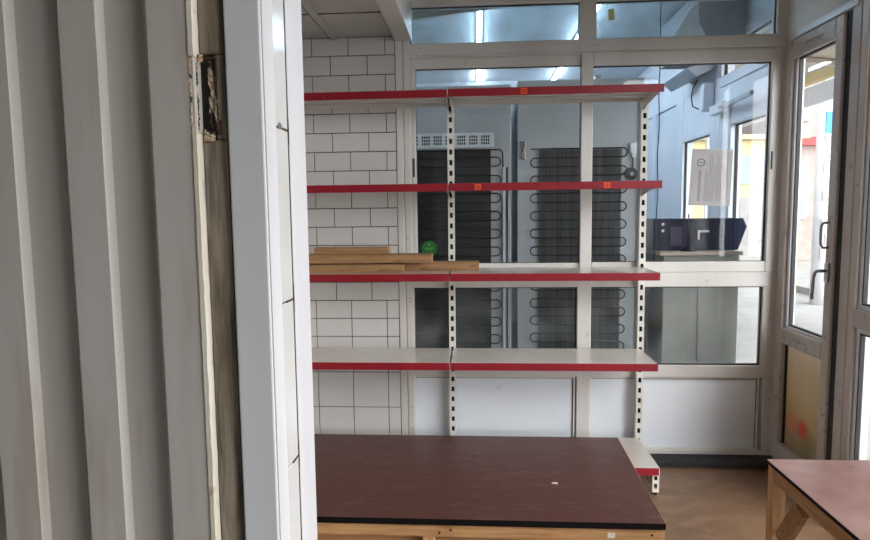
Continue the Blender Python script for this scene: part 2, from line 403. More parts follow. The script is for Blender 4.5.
B(XR+.0, XR+.04, 2.545, 2.588, .03, 1.97).build('gap', rubber, d1)
def side_glaze(par, y0, y1, z0, z1, x=XR+.018, m=G):
    g = MB(.0001); t = .006
    g.box(x-.008, x+.008, y0, y0+t, z0, z1); g.box(x-.008, x+.008, y1-t, y1, z0, z1); g.box(x-.008, x+.008, y0, y1, z0, z0+t); g.box(x-.008, x+.008, y0, y1, z1-t, z1)
    g.build('gasket', rubber, par)
    B(x-.002, x+.003, y0, y1, z0, z1).build('pane', m, par)
side_glaze(d1, LY0, LY1-.022, .685, 1.888)
f = MB(.0001); f.box(XR+.002, XR+.03, LY1-.022, LY1, .672, 1.888); f.box(XR+.002, XR+.03, LY0, LY1, .672, .685)
f.build('bead', white_p, d1, .003)
B(XR+.02, XR+.034, LY0, LY1, .12, .60).build('printed_panel', poster, d1)
g = MB(.0001); g.box(XR+.010, XR+.019, LY0, LY0+.006, .12, .60); g.box(XR+.010, XR+.019, LY1-.008, LY1, .12, .60); g.box(XR+.010, XR+.019, LY0, LY1, .594, .60)
g.build('gasket', rubber, d1)
hd = B(xa-.010, xa, 2.603, 2.631, .925, 1.005).build('handle_plate', metal, d1, .003)
pts = [(xa-.008, 2.617, .972), (xa-.036, 2.617, .972), (xa-.044, 2.620, .970), (xa-.046, 2.628, .962), (xa-.047, 2.634, .945), (xa-.047, 2.637, .92), (xa-.047, 2.639, .89), (xa-.047, 2.640, .855)]
MB().tube(pts, .0065, 10).build('handle', metal, d1, smooth=True)
pts = [(xa, 2.625, 1.165), (xa-.022, 2.625, 1.165), (xa-.028, 2.626, 1.155), (xa-.030, 2.627, 1.14), (xa-.030, 2.627, 1.09), (xa-.028, 2.626, 1.075), (xa-.022, 2.625, 1.065), (xa, 2.625, 1.065)]
MB().tube(pts, .005, 10).build('pull_handle', metal, d1, smooth=True)
g = MB()
for z in (1.19, 1.03, .86, .55, .40): g.disc((xa-.001, 2.62, z), (1, 0, 0), .004, .003, 10)
for i in range(13): g.box(xa-.001, xa+.002, 2.73+i*.012+random.uniform(0, .003), 2.735+i*.012+random.uniform(0, .004), 1.917+random.uniform(0, .008), 1.932+random.uniform(0, .006))
for i in range(10): g.box(xa-.001, xa+.002, 2.76+i*.012, 2.764+i*.012+random.uniform(0, .004), .632+random.uniform(0, .004), .642+random.uniform(0, .004))
g.build('mark', ink, d1)
# bright protective tape left on door head
B(XR-.014, XR-.008, 2.50, 2.95, 1.974, 2.0).build('tape', pvc_blue, d1)
w2 = sempty('window_2', (XR, 1.8, 0))
f = MB(.00015)
for y0, y1 in ((2.44, 2.483), (1.72, 1.77), (1.0, 1.05)): f.box(XR-.006, XR+.07, y0, y1, 0, 2.0)
for z0, z1 in ((0, .06), (.775, .845), (1.93, 2.0)): f.box(XR-.004, XR+.07, 1.0, 2.482, z0, z1)
f.build('frame', pvc_r, w2, .005)
for y0, y1 in ((1.77, 2.44), (1.05, 1.72)):
    for z0, z1 in ((.06, .775), (.845, 1.93)):
        f = MB(.00015); f.box(XR+.006, XR+.03, y0, y0+.018, z0, z1); f.box(XR+.006, XR+.03, y1-.018, y1, z0, z1); f.box(XR+.006, XR+.03, y0, y1, z0, z0+.018); f.box(XR+.006, XR+.03, y0, y1, z1-.018, z1)
        f.build('bead', pvc_blue, w2, .003)
        side_glaze(w2, y0+.018, y1-.018, z0+.018, z1-.018)
# back room facade
setting(B(XF, XF+.10, P+.06, 6.1, 2.2, 2.5).build('wall_facade', back_wall))
d2 = sempty('door_2', (XF, 3.7, 0))
f = MB(.00015); f.box(XF-.01, XF+.07, 3.12, 3.18, 0, 2.2); f.box(XF-.01, XF+.07, 3.93, 4.00, 0, 2.2); f.box(XF-.012, XF+.07, 3.12, 4.0, 1.94, 2.0); f.box(XF-.012, XF+.07, 3.12, 4.0, 2.16, 2.2)
f.box(XF-.01, XF+.07, 3.12, 4.0, 0, .04)
f.build('frame', pvc_blue, d2, .005)
f = MB(.00015); f.box(XF-.02, XF+.045, 3.19, 3.27, .04, 1.93); f.box(XF-.02, XF+.045, 3.74, 3.90, .04, 1.93); f.box(XF-.02, XF+.045, 3.27, 3.74, 1.70, 1.93); f.box(XF-.02, XF+.045, 3.27, 3.74, .04, .30)
f.build('leaf', pvc_blue, d2, .006)
side_glaze(d2, 3.27, 3.74, .30, 1.70, XF+.018); side_glaze(d2, 3.18, 3.93, 2.0, 2.16, XF+.018)
w3 = sempty('window_3', (XF, 5, 0))
f = MB(.00015)
for y0, y1 in ((4.0, 4.10), (4.62, 4.78), (5.3, 5.42), (6.0, 6.1)): f.box(XF-.008, XF+.07, y0, y1, 0, 2.2)
for z0, z1 in ((1.98, 2.2), (.62, .80), (0, .06)): f.box(XF-.006, XF+.07, 4.0, 6.1, z0, z1)
f.box(XF-.006, XF+.07, 4.1, 4.62, 1.69, 1.98)
f.build('frame', pvc_blue, w3, .005)
side_glaze(w3, 4.10, 4.62, .80, 1.69, XF+.018)
f = MB(.00015); f.box(XF+.01, XF+.03, 4.78, 5.3, .8, 1.98); f.box(XF+.01, XF+.03, 5.42, 6.0, .8, 1.98)
for y0, y1 in ((4.1, 4.62), (4.78, 5.3), (5.42, 6.0)): f.box(XF+.01, XF+.03, y0, y1, .06, .62)
f.build('infill_panel', pvc_blue, w3)
# back room shell
setting(B(-1.3, XF, 6.0, 6.1, 0, 2.5).build('wall_far', back_wall))
setting(B(-1.42, XF+.12, P+.06, 6.1, 2.42, 2.5).build('ceiling_back', back_wall))
setting(B(-1.42, -.386, P+.06, P+.10, 0, 2.5).build('wall_divider', back_wall))

# ---- front wall with ribbed cladding, grimy post, plastic corner profile and tiled reveal
FY = .90
front = sempty('wall_front', (-1.2, FY, 0))
B(-3.4, -.372, FY+.004, FY+.19, -.16, 2.6).build('core', grout, front)
pr = []            # profile in plan (x, y): raised ribs .02 proud
edges = []
for k in range(-14, 1):
    right = -.397 + k*.1385
    edges.append((right-.066, right))
edges[-1] = (-.459, -.397); edges[-2] = (-.5875, -.5355); edges[-3] = (-.724, -.670)
cl = MB()
X = [( -3.4, FY)]
for a, b in edges:
    if a-.010 > -3.4: X += [(a-.014, FY), (a, FY-.02), (b, FY-.02), (b+.0015, FY)]
X += [(-.3955, FY)]
top, bot = 2.6, -.16
bmv = cl.bm
va = [bmv.verts.new((x, y, bot)) for x, y in X]; vb = [bmv.verts.new((x, y, top)) for x, y in X]
for i in range(len(X)-1): bmv.faces.new((va[i], va[i+1], vb[i+1], vb[i]))
cl = cl.build('ribbed_cladding', clad, front)
so = cl.modifiers.new('solid', 'SOLIDIFY'); so.thickness = .002; so.offset = -1
bv = cl.modifiers.new('bevel', 'BEVEL'); bv.width = .0018; bv.segments = 2; bv.limit_method = 'ANGLE'; bv.angle_limit = .5
# post, split around the rotten hole
ps = MB(); ps.box(-.396, -.352, FY-.004, FY+.10, 1.458, 2.6); ps.box(-.396, -.352, FY-.004, FY+.10, -.16, 1.338); ps.box(-.374, -.352, FY-.004, FY+.1, 1.338, 1.458); ps.box(-.396, -.37, FY+.016, FY+.1, 1.33, 1.46)
ps.build('grimy_post', postm, front, .004)
es = MB()
def ragged(z0, z1, n, xl=-.4004, xr=-.3946, yf=FY-.0228):
    V = []
    for i in range(n+1):
        z = z0+(z1-z0)*i/n; a = random.uniform(-.0005, .0005); b = random.uniform(-.0007, .0007)
        V.append([es.bm.verts.new(p) for p in ((xl+a, yf+.002, z), (xl+a, yf, z), (xr+b, yf, z), (xr+b, FY-.0042, z))])
    for i in range(n):
        for k in range(3): es.bm.faces.new((V[i][k], V[i][k+1], V[i+1][k+1], V[i+1][k]))
ragged(1.452, 2.6, 60); ragged(-.16, 1.345, 90)
es = es.build('painted_edge', creamstrip, front)
so = es.modifiers.new('solid', 'SOLIDIFY'); so.thickness = .0006
rt = MB()
def lump(x0, x1, z0, z1, y, d, nz=26, nx=5):
    g = [[rt.bm.verts.new((x0+(x1-x0)*i/nx+random.uniform(-.001, .001), y-d*random.random()*math.sin(math.pi*(i+.5)/(nx+1)), z0+(z1-z0)*j/nz+random.uniform(-.001, .001))) for i in range(nx+1)] for j in range(nz+1)]
    for j in range(nz):
        for i in range(nx): rt.bm.faces.new((g[j][i], g[j][i+1], g[j+1][i+1], g[j+1][i]))
lump(-.4025, -.3985, 1.342, 1.455, FY-.0212, .002, 60, 3); lump(-.3975, -.3935, 1.345, 1.452, FY-.012, .004, 50, 3)
lump(-.3835, -.3745, 1.352, 1.448, FY-.001, .006); lump(-.392, -.374, 1.336, 1.352, FY-.004, .007, 8); lump(-.398, -.386, 1.446, 1.456, FY-.010, .006, 6)
lump(-.374, -.369, 1.345, 1.40, FY-.0045, .003, 20, 3)
rt.build('rotten_wood', rot, front)
B(-.3970, -.3950, FY-.014, FY+.0, 1.348, 1.450).build('splinter', clad, front, .001)
st = MB(); st.box(-.3705, -.369, FY-.0065, FY-.003, 1.345, 1.452); st.box(-.386, -.369, FY-.006, FY-.003, 1.451, 1.4535); st.box(-.368, -.3655, FY-.0052, FY-.003, 1.344, 1.366)
st.build('rusty_edge', rust, front)
# corner profile (front face) and reveal facing the opening
B(-.3555, -.3545, FY-.010, FY, -.16, 2.6).build('joint', rubber, front)
B(-.354, -.301, FY-.012, FY+.037, -.16, 2.6).build('corner_profile', pillar, front, .003)
B(-.3012, -.2990, FY-.009, FY+.037, -.16, 2.6).build('corner_face', pillar_w, front)
rv = MB()
zz = [.10, .356, .612, .824+.03, 1.09, 1.355, 1.61, 1.87, 2.13, 2.4]
zz = [-.16, .05, .305, .565, .828, 1.092, 1.362, 1.63, 1.89, 2.15, 2.41, 2.6]
for a, b in zip(zz[:-1], zz[1:]): rv.box(-.345, -.3005, FY+.0375, FY+.1005, a+.001, b-.001)
rv.build('reveal_tile', gtile, front, .0015)
B(-.35, -.3045, FY+.03, FY+.19, -.16, 2.6).build('grout_bed', grout, front)
cr = MB()
cr.box(-.3035, -.3000, FY+.101, FY+.1035, -.16, 2.6)
for z, l in ((1.362, .050), (1.092, .036), (.828, .032)):
    cr.box(-.3015, -.2998, FY+.102-l, FY+.102, z-.0016, z+.0016)
    cr.prism([(-.2998, FY+.099, z), (-.2998, FY+.1045, z+.022), (-.2998, FY+.1055, z), (-.2998, FY+.1045, z-.022)], (-.002, 0, 0))
cr.build('crack', rust, front)
MB().disc((-.3002, FY+.055, 1.364), (1, 0, 0), .005, .003, 14).build('nail_head', metal, front)
B(-.35, -.2992, FY+.105, FY+.2, -.16, 2.6).build('inner_profile', pillar_w, front, .002)

setting(B(-1.3, XR+.1, FY, FY+.2, 2.25, 2.6).build('lintel_front', wallpaint))
setting(B(-3.4, 1.5, -1.6, FY, 2.5, 2.65).build('roof_light_block', awn))  # unseen roof, added to keep sky light off the cladding
setting(B(-3.4, 2.9, -1.7, -1.6, -.16, 2.6).build('wall_light_block', mat('dull_grey_wall', (150, 146, 140), .8, (138, 134, 128), 3)))  # unseen wall behind the camera, added to dim front light and pane reflections
setting(B(-3.5, -3.4, -1.7, FY+.2, -.16, 2.6).build('wall_side_block', wallpaint))  # unseen side wall, added to cut light from the left

# ================================================================== SHELVING
XA, XB, XC = -.1234, .7766, -1.0234
D = 3.021; FS = 2.7202
sh = thing('shelving_unit', (0, 2.85, 0), 'white slotted shop shelving with four shelves edged in red price rail', 'shelving')
def upright(x):
    m = MB(); w2_ = .0155; z = 0.0; zt = 1.80
    yf = D-.002; yb = D+.032
    hw = .007
    m.box(x-w2_, x-hw, yf, yf+.003, 0, zt); m.box(x+hw, x+w2_, yf, yf+.003, 0, zt)
    m.box(x-w2_, x-w2_+.003, yf+.003, yb, 0, zt); m.box(x+w2_-.003, x+w2_, yf+.003, yb, 0, zt)
    zc = .02
    while zc < zt: m.box(x-hw, x+hw, yf, yf+.003, zc, min(zc+.026, zt)); zc += .05
    o = m.build('upright', steel, sh)
    B(x-w2_+.003, x+w2_-.003, yf+.012, yb, .002, zt-.002).build('slot_shade', dark, o)  # black filler stands for the shade deep behind the slots
for x in (XC, XA, XB): upright(x)
def shelf(x0, x1, z, tilt=0):
    m = MB(.00008); y0 = FS; g = .003
    m.box(x0+g, x1-g, y0+.004, D-.004, z-.003, z)
    m.box(x0+g, x1-g, y0, y0+.004, z-.028, z)          # front fold
    m.box(x0+g, x1-g, D-.008, D-.004, z-.022, z)
    m.box(x0+g, x0+g+.002, y0, D-.004, z-.02, z); m.box(x1-g-.002, x1-g, y0, D-.004, z-.02, z)
    for y in (y0+.10, y0+.19): m.box(x0+.02, x1-.02, y, y+.03, z-.014, z-.003)   # stiffener
    o = m.build('shelf', shelf_m, sh, .001)
    B(x0+.001, x1-.001, FS-.006, FS-.0005, z-.0325, z+.0005).build('price_rail', red, o, .0015)
    for xx in (x0+.006, x1-.0085):
        MB().prism([(xx, D-.004, z-.003), (xx, FS+.03, z-.003), (xx, FS+.03, z-.022), (xx, D-.08, z-.045), (xx, D-.004, z-.06)], (.0025, 0, 0)).build('bracket', steel, o)
    return o
rails = {}
for i, z in enumerate((1.7415, 1.3468, .9571, .5625)):
    shelf(XC, XA-.001, z); shelf(XA+.001, XB, z+(.002 if i == 0 else 0))
# base shelf with feet
for x0, x1 in ((XC, XA-.001), (XA+.001, XB)):
    m = MB(); m.box(x0+.002, x1-.002, 2.66, D-.004, .1205, .1235); m.box(x0+.002, x1-.002, 2.656, 2.66, .090, .1235)
    o = m.build('base_shelf', shelf_m, sh, .001)
    B(x0+.001, x1-.006, 2.650, 2.6555, .092, .124).build('price_rail', red, o, .0015)
for x in (XC, XA, XB-.016):
    m = MB()
    m.box(x-.014, x-.007, 2.662, 2.665, .012, .0895); m.box(x+.007, x+.014, 2.662, 2.665, .012, .0895)
    for a, b in ((.012, .028), (.050, .066), (.084, .0895)): m.box(x-.007, x+.007, 2.662, 2.665, a, b)
    m.box(x-.014, x-.011, 2.665, D-.01, .03, .0895); m.box(x+.011, x+.014, 2.665, D-.01, .03, .0895)
    o = m.build('foot', steel, sh)
    B(x-.011, x+.011, 2.675, D-.02, .032, .088).build('slot_shade', dark, o)  # black fill in place of shade inside the foot
    MB().disc((x, 2.675, 0), (0, 0, 1), .011, .014, 14).build('levelling_screw', rust, o)
# orange stickers on price rails
def sticker(x, z, lab):
    t = thing('price_sticker', (x, FS-.006, z), lab, 'sticker', 'orange stickers on the red price rails')
    B(x-.0135, x+.0135, FS-.0072, FS-.0061, z-.012, z+.012).build('backing', orange, t, .0004)
    m = MB(); y0, y1 = FS-.0082, FS-.0072
    m.box(x-.009, x-.006, y0, y1, z-.006, z+.004); m.box(x-.009, x-.002, y0, y1, z+.004, z+.006)
    m.box(x-.002, x+.001, y0, y1, z-.006, z+.006); m.box(x+.001, x+.007, y0, y1, z+.003, z+.006); m.box(x+.006, x+.009, y0, y1, z-.007, z+.004); m.box(x-.004, x+.006, y0, y1, z-.0075, z-.006)
    m.build('print', maroon, t)
sticker(.198, 1.727, 'small orange sticker on the rail of the topmost shelf')
sticker(.004, 1.331, 'orange sticker on second rail from the top, just right of the shelf joint')
sticker(.548, 1.331, 'orange sticker on second rail from the top, nearest its right end')

# planks lying on third shelf
zs = .9576
def plank(x0, x1, y0, y1, z0, z1, lab):
    m = MB(); n = 14
    m.box(x0, x1, y0, y1, z0, z1)
    o = m.build('plank', wood_d, None, .0015, origin=((x0+x1)/2, y0, z0)); tag(o, lab, 'plank', 'pine planks stacked on the third shelf')
plank(-.985, -.333, 2.79, 2.862, zs, zs+.036, 'short front pine plank at the bottom of the stack on third shelf')
plank(-.965, .008, 2.868, 2.925, zs, zs+.0405, 'longest pine plank, reaching furthest right along the third shelf')
plank(-.975, -.204, 2.80, 2.885, zs+.041, zs+.080, 'upper pine plank laid across two lower planks on third shelf')
plank(-.745, -.402, 2.83, 2.882, zs+.0805, zs+.112, 'short pine offcut, topmost of the plank stack on third shelf')
plank(-.955, -.790, 2.83, 2.882, zs+.0805, zs+.112, 'pine offcut end peeping beside white corner post, topmost left of the stack')

# green round sticker on the glass
t = thing('round_sticker', (-.235, P+.019, 1.045), 'round green sticker on partition glass above the planks', 'sticker')
MB().disc((-.235, P+.0195, 1.045), (0, -1, 0), .039, .001, 40).build('disc', green, t)
m = MB(); m.disc((-.235, P+.0184, 1.066), (0, -1, 0), .0045, .0006, 12)
for i in range(6): m.box(-.258+i*.008, -.2525+i*.008, P+.0178, P+.0184, 1.046, 1.050)
m.box(-.255, -.22, P+.0178, P+.0184, 1.038, 1.040)
m.build('print', lgreen, t)

# ================================================================== PLATFORM BOARD
pf = thing('platform', (.02, 2.54, 0), 'low platform of dark red-brown ribbed board on pine beams before the shelving', 'platform')
MB().prism([(-1.0, 2.127, .1246), (.645, 2.127, .1246), (.660, 2.955, .1246), (-1.0, 2.955, .1246)], (0, 0, .021)).build('board', boardm, pf, .001)
B(-1.0, .645, 2.1245, 2.1268, .1236, .1456).build('front_edging', edge_k, pf)
MB().prism([(.6455, 2.127, .1246), (.6475, 2.127, .1246), (.6625, 2.955, .1246), (.6605, 2.955, .1246)], (0, 0, .0205)).build('side_edging', wood_y, pf)
B(-1.0, .643, 2.132, 2.172, .076, .1232).build('front_beam', wood, pf, .002)
B(-1.0, .643, 2.592, 2.632, .076, .1232).build('rear_beam', wood, pf, .002)
for x in (.600, -.2, -.99): B(x, x+.042, 2.173, 2.591, .076, .1232).build('cross_beam', wood_y, pf, .002)
for x in (.600, -.2, -.99):
    for y in (2.134, 2.592): B(x, x+.042, y, y+.038, 0, .0755).build('leg', wood_z, pf, .002)
B(-1.0, .60, 2.176, 2.194, .012, .072).build('lower_rail', wood, pf, .002)
m = MB()
for x, z in ((-.10, .103), (.60, .100), (-.14, .092)): MB().disc((x, 2.1316, z), (0, -1, 0), .0045, .0006, 12).build('nail_hole', rust, pf)
o = B(.448, .474, 2.1302, 2.1314, .088, .106).build('label_scrap', scrap_m, None, origin=(.46, 2.13, .088)); tag(o, 'torn white label on front pine beam of the platform', 'label')
m = MB(); m.prism([(.290, 2.432, .1458), (.314, 2.429, .1458), (.315, 2.443, .1458), (.291, 2.445, .1458)], (0, 0, .0016))
o = m.build('paper_scrap', scrap_m, None, origin=(.344, 2.40, .1458)); tag(o, 'tiny white paper scrap on the dark red-brown platform board', 'scrap')

# ================================================================== TABLE
tb = thing('low_table', (1.13, 1.42, 0), 'pine-legged table with worn reddish-brown laminate top at lower right', 'table')
B(.838, 1.425, .98, 1.833, .4885, .500).build('table_top', laminate, tb, .001)
m = MB(); m.box(.8365, .8378, .98, 1.8335, .4905, .4998); m.box(.8378, 1.425, 1.8332, 1.8345, .4875, .4998); m.build('edging', edge_k, tb)
for x in (.842, 1.386):
    for y in (.99, 1.794): B(x, x+.036, y, y+.036, 0, .4865).build('leg', wood_z, tb, .002)
for x in (.842, 1.40): B(x, x+.022, 1.027, 1.793, .446, .4865).build('side_apron', wood_y, tb, .002)
for y in (.992, 1.805): B(.879, 1.385, y, y+.022, .446, .4865).build('end_apron', wood, tb, .002)
for x in (.853, 1.411): MB().beam((x+.006, 1.768, .285), (x+.006, 1.668, .430), .050, .020).build('brace', wood_d, tb, .0015)
for x in (.853, 1.411): MB().beam((x+.006, 1.052, .285), (x+.006, 1.152, .430), .050, .020).build('brace', wood_d, tb, .0015)

# ================================================================== BACK ROOM
YF = 3.46
# left refrigerator
f1 = thing('refrigerator', (-.09, 3.75, 0), 'left refrigerator seen from behind with black coil and white vent grille', 'refrigerator')
B(-.40, .185, YF, 4.05, .02, 1.90).build('cabinet', fridge_m, f1, .006)
B(-.375, .075, YF-.012, YF-.001, .30, 1.552).build('condenser_panel', mesh_d, f1)
m = MB()
x0, x1, z0, z1 = -.37, .093, 1.568, 1.645
xs = [x0]
slots = []
for k in range(7):
    gx = x0+.010+k*.064
    for i in range(4):
        a = gx+i*.0118
        for j in range(3): slots.append((a, a+.0075, z0+.015+j*.0175, z0+.027+j*.0175))
m.box(x0, x1, YF-.03, YF-.027, z0, z1)
o = m.build('vent_grille', white_g, f1, .001)
m = MB()
for a, b, c, d in slots: m.box(a, b, YF-.0315, YF-.030, c, d)
m.build('perforation', dark, o)
B(x0, x1, YF-.027, YF-.002, z1-.004, z1).build('vent_hood', white_g, f1)
def serp(xl, xr, zt, n, pitch, y, first_right=True, start=None):
    pts = list(start or []); rr = pitch/2; z = zt; right = first_right
    for k in range(n):
        if right:
            pts.append((xl+rr if k else xl, y, z)); pts.append((xr-rr, y, z))
            for a in range(1, 8): th = math.pi/2-math.pi*a/8; pts.append((xr-rr+rr*math.cos(th), y, z-rr+rr*math.sin(th)))
            pts.append((xr-rr, y, z-pitch))
        else:
            pts.append((xr-rr, y, z)); pts.append((xl+rr, y, z))
            for a in range(1, 8): th = math.pi/2+math.pi*a/8; pts.append((xl+rr+rr*math.cos(th), y, z-rr+rr*math.sin(th)))
            pts.append((xl+rr, y, z-pitch))
        z -= pitch; right = not right
    out = [pts[0]]
    for p in pts[1:]:
        if (Vector(p)-Vector(out[-1])).length > 1e-4: out.append(p)
    return out
MB().tube(serp(-.35, .128, 1.515, 22, .0485, YF-.020), .0035, 8).build('condenser_coil', coil_m, f1, smooth=True)
MB().tube([(-.36, YF-.022, 1.555), (.118, YF-.022, 1.555), (.132, YF-.022, 1.55), (.138, YF-.022, 1.535), (.140, YF-.022, 1.46)], .004, 8).build('inlet_pipe', coil_m, f1, smooth=True)
m = MB(); m.box(.140, .152, YF-.02, YF-.001, .2, 1.46); m.build('drain_channel', fridge_w, f1)
m = MB(); m.tube([(.163, YF-.012, .2), (.163, YF-.012, 1.46)], .005); m.build('pipe', coil_m, f1, smooth=True)
m = MB()
for x in (-.34, .15):
    for y in (YF+.03, 3.95): B(x-.02, x+.02, y, y+.04, 0, .0195).build('foot', blackp, f1)
B(-.40, .185, 4.051, 4.10, .04, 1.90).build('door', fridge_w, f1, .006)
# right refrigerator
f2 = thing('refrigerator', (.55, 3.75, 0), 'right refrigerator seen from behind with wire condenser and looping coil', 'refrigerator')
B(.218, .886, YF, 4.05, .02, 1.918).build('cabinet', fridge_m, f2, .006)
B(.218, .886, 4.051, 4.10, .04, 1.918).build('door', fridge_w, f2, .006)
MB().tube(serp(.288, .796, 1.553, 24, .0475, YF-.022, True), .0036, 8).build('condenser_coil', coil_m, f2, smooth=True)
m = MB()
for i in range(80):
    x = .338+i*.0054
    m.box(x, x+.0020+.0012*random.random(), YF-.017, YF-.0155, .40, 1.552)
m.build('wire_grid', wire_m, f2)
B(.336, .772, YF-.010, YF-.001, .40, 1.545).build('backing_plate', mat('dusty_grey_plate', (146, 152, 154), .6, (104, 112, 116), 5, (8, 1, .4)), f2)
m = MB(); m.box(.236, .262, YF-.012, YF, 1.56, 1.60); m.box(.236, .262, YF-.012, YF, 1.50, 1.54); m.box(.241, .257, YF-.016, YF, 1.54, 1.56); m.build('hinge_cover', metal, f2, .003)
m = MB(); m.box(.812, .845, YF-.022, YF, 1.52, 1.58); m.box(.818, .838, YF-.030, YF, 1.50, 1.53); m.build('relay_box', white_g, f2, .004)
MB().tube([(.829, YF-.01, 1.505), (.829, YF-.01, 1.44)], .003).build('lead', coil_m, f2, smooth=True)
o = MB().disc((.823, YF, 1.415), (0, -1, 0), .033, .016, 32).build('round_cap', mat('dark_grey_cap', (64, 68, 74), .4, (54, 58, 64), 10), f2, .004)
MB().disc((.823, YF-.016, 1.415), (0, -1, 0), .010, .006, 20).build('cap_centre', metal, o)
m = MB(); m.tube([(.862, YF-.008, 1.88), (.862, YF-.008, .3)], .004); m.build('pipe', fridge_w, f2, smooth=True)
m = MB()
for x in (.26, .84):
    for y in (YF+.03, 3.95): B(x-.02, x+.02, y, y+.04, 0, .0195).build('foot', blackp, f2)
m = MB(); m.box(.63, .66, YF+.005, YF+.05, 1.9185, 1.935); m.build('top_bracket', metal, f2)

# hanging cable
cb = MB().tube([(.918+.003*math.sin(i*1.3), 3.30, 2.418-i*.07) for i in range(20)] + [(.915-.004*i, 3.30, 1.05-.06*i) for i in range(10)], .0028, 8).build('hanging_cable', coil_m, None, smooth=True, origin=(.92, 3.3, 0))
tag(cb, 'thin dark cable hanging from ceiling beside the right refrigerator', 'cable')

# display counter
ct = thing('sales_counter', (1.17, 3.7, 0), 'grey sales counter with beige ledge behind the right-hand panes', 'counter')
B(.975, 1.362, 3.36, 4.0, 0, .984).build('body', ctr_grey, ct, .004)
B(.945, 1.368, 3.33, 4.0, .9842, 1.004).build('ledge', ctr_beige, ct, .003)
B(1.155, 1.163, 3.355, 3.3595, .02, .94).build('seam_strip', metal, ct)
hc = thing('display_hood', (1.17, 3.44, 1.0045), 'navy blue slanted display hood standing on the sales counter', 'display hood')
MB().prism([(.945, 3.44, 1.0045), (1.385, 3.44, 1.0045), (1.428, 3.44, 1.13), (1.408, 3.44, 1.174), (.94, 3.44, 1.174)], (0, .16, 0)).build('shell', navy, hc, .004)
m = MB(.0001); m.box(1.17, 1.23, 3.432, 3.4395, 1.10, 1.112); m.box(1.17, 1.182, 3.432, 3.4395, 1.06, 1.10); m.build('white_handle', white_p, hc, .002)
for x, z in ((.985, 1.145), (.985, 1.11)): MB().disc((x+.005, 3.4395, z), (0, -1, 0), .008, .003, 14).build('button', white_p, hc)
B(1.03, 1.09, 3.434, 3.4395, 1.03, 1.13).build('label_panel', mat('dull_purple_label', (56, 40, 66), .4, (44, 40, 76), 12), hc)
sd = thing('round_stand', (1.105, 3.385, 1.0045), 'black round-based stand on the beige counter ledge', 'stand')
MB().lathe((1.105, 3.385, 1.0045), [(.036, 0), (.039, .005), (.034, .013), (.014, .021), (.005, .026)]).build('base', blackp, sd, smooth=True)
MB().tube([(1.105, 3.385, 1.02), (1.105, 3.385, 1.20)], .003).build('stem', blackp, sd, smooth=True)

# notice taped on the inside of the glass (seen from behind, turned sideways)
nt_ = thing('paper_notice', (1.1, P+.024, 1.24), 'printed paper notice with round stamp taped on the upper right pane', 'notice')
def qpt(u, v):   # u 0..1 left-right, v 0..1 bottom-top
    a = Vector((1.003, 0, 1.243)); b = Vector((1.196, 0, 1.237)); c = Vector((1.203, 0, 1.502)); d = Vector((1.016, 0, 1.509))
    p = a*(1-u)*(1-v)+b*u*(1-v)+c*u*v+d*(1-u)*v
    return p
def qbox(m, u0, u1, v0, v1, y0, y1):
    m.prism([(p.x, y0, p.z) for p in (qpt(u0, v0), qpt(u1, v0), qpt(u1, v1), qpt(u0, v1))], (0, y1-y0, 0))
m = MB(); qbox(m, 0, 1, 0, 1, P+.0225, P+.0235); m.build('sheet', paperm, nt_)
m = MB()
for u0 in (.20, .235):
    v = .08
    while v < .62: l = random.uniform(.03, .08); qbox(m, u0, u0+.028, v, v+l, P+.0215, P+.0224); v += l+.014
for i in range(12):
    u0 = .36+i*.048; v = random.choice((.08, .08, .3)); ve = random.choice((.95, .9, .6, .72))
    while v < ve: l = random.uniform(.03, .09); qbox(m, u0, u0+.015, v, min(v+l, ve), P+.0215, P+.0224); v += l+.018
m.build('print', ink, nt_)
m = MB(); c = qpt(.24, .76)
m.tube([(c.x+.017*math.cos(a*math.pi/12), P+.0218, c.z+.017*math.sin(a*math.pi/12)) for a in range(25)], .0013, 6); m.box(c.x-.008, c.x+.008, P+.0212, P+.0222, c.z-.002, c.z+.002)
m.build('stamp', blueink, nt_)

# wall-side air conditioner seen through the right transom pane
ac = thing('wall_box', (1.32, 3.7, 2.165), 'grey box with white drape under the ceiling behind right transom pane', 'box')
B(1.20, 1.45, 3.6, 4.3, 2.13, 2.40).build('housing', mat('mid_grey_metal', (134, 138, 142), .5, (122, 126, 132), 4), ac, .006)
MB().prism([(1.05, 3.58, 2.13), (1.25, 3.58, 2.13), (1.20, 3.58, 2.22), (1.19, 3.58, 2.33), (1.15, 3.58, 2.30)], (0, .018, 0)).build('drape', white_p, ac, .004)
# small grey beam box and junction box on the facade
o = MB().prism([(1.27, 4.0, 2.075), (1.33, 4.0, 2.02), (1.455, 4.0, 2.08), (1.455, 4.0, 2.12)], (0, .5, 0)).build('cable_duct', mat('grey_duct', (150, 158, 166), .5, (140, 148, 156), 4), None, .003, origin=(1.35, 4.2, 2.05))
tag(o, 'grey slanted duct under the back-room ceiling by the facade', 'duct')
o = B(1.405, 1.448, 3.30, 3.345, 1.945, 1.985).build('junction_box', greyp, None, .004, origin=(1.43, 3.32, 1.96)); tag(o, 'small grey junction box above back-room street door', 'box')
dc = thing('door_closer', (1.4, 3.6, 1.80), 'white door closer arm across the top of back-room street door', 'door closer')
B(1.385, 1.438, 3.72, 3.93, 1.775, 1.83).build('body', pvc_blue, dc, .005)
MB().beam((1.40, 3.90, 1.80), (1.37, 3.30, 1.80), .018, .022, (0, 0, 1)).build('arm', metal, dc, .002)
pb = thing('wall_fitting', (1.4, 3.95, 1.95), 'pale plastic bracket with dark loop of cable high on facade', 'bracket')
B(1.38, 1.45, 4.02, 4.08, 1.82, 1.99).build('bracket', pvc_blue, pb, .01)
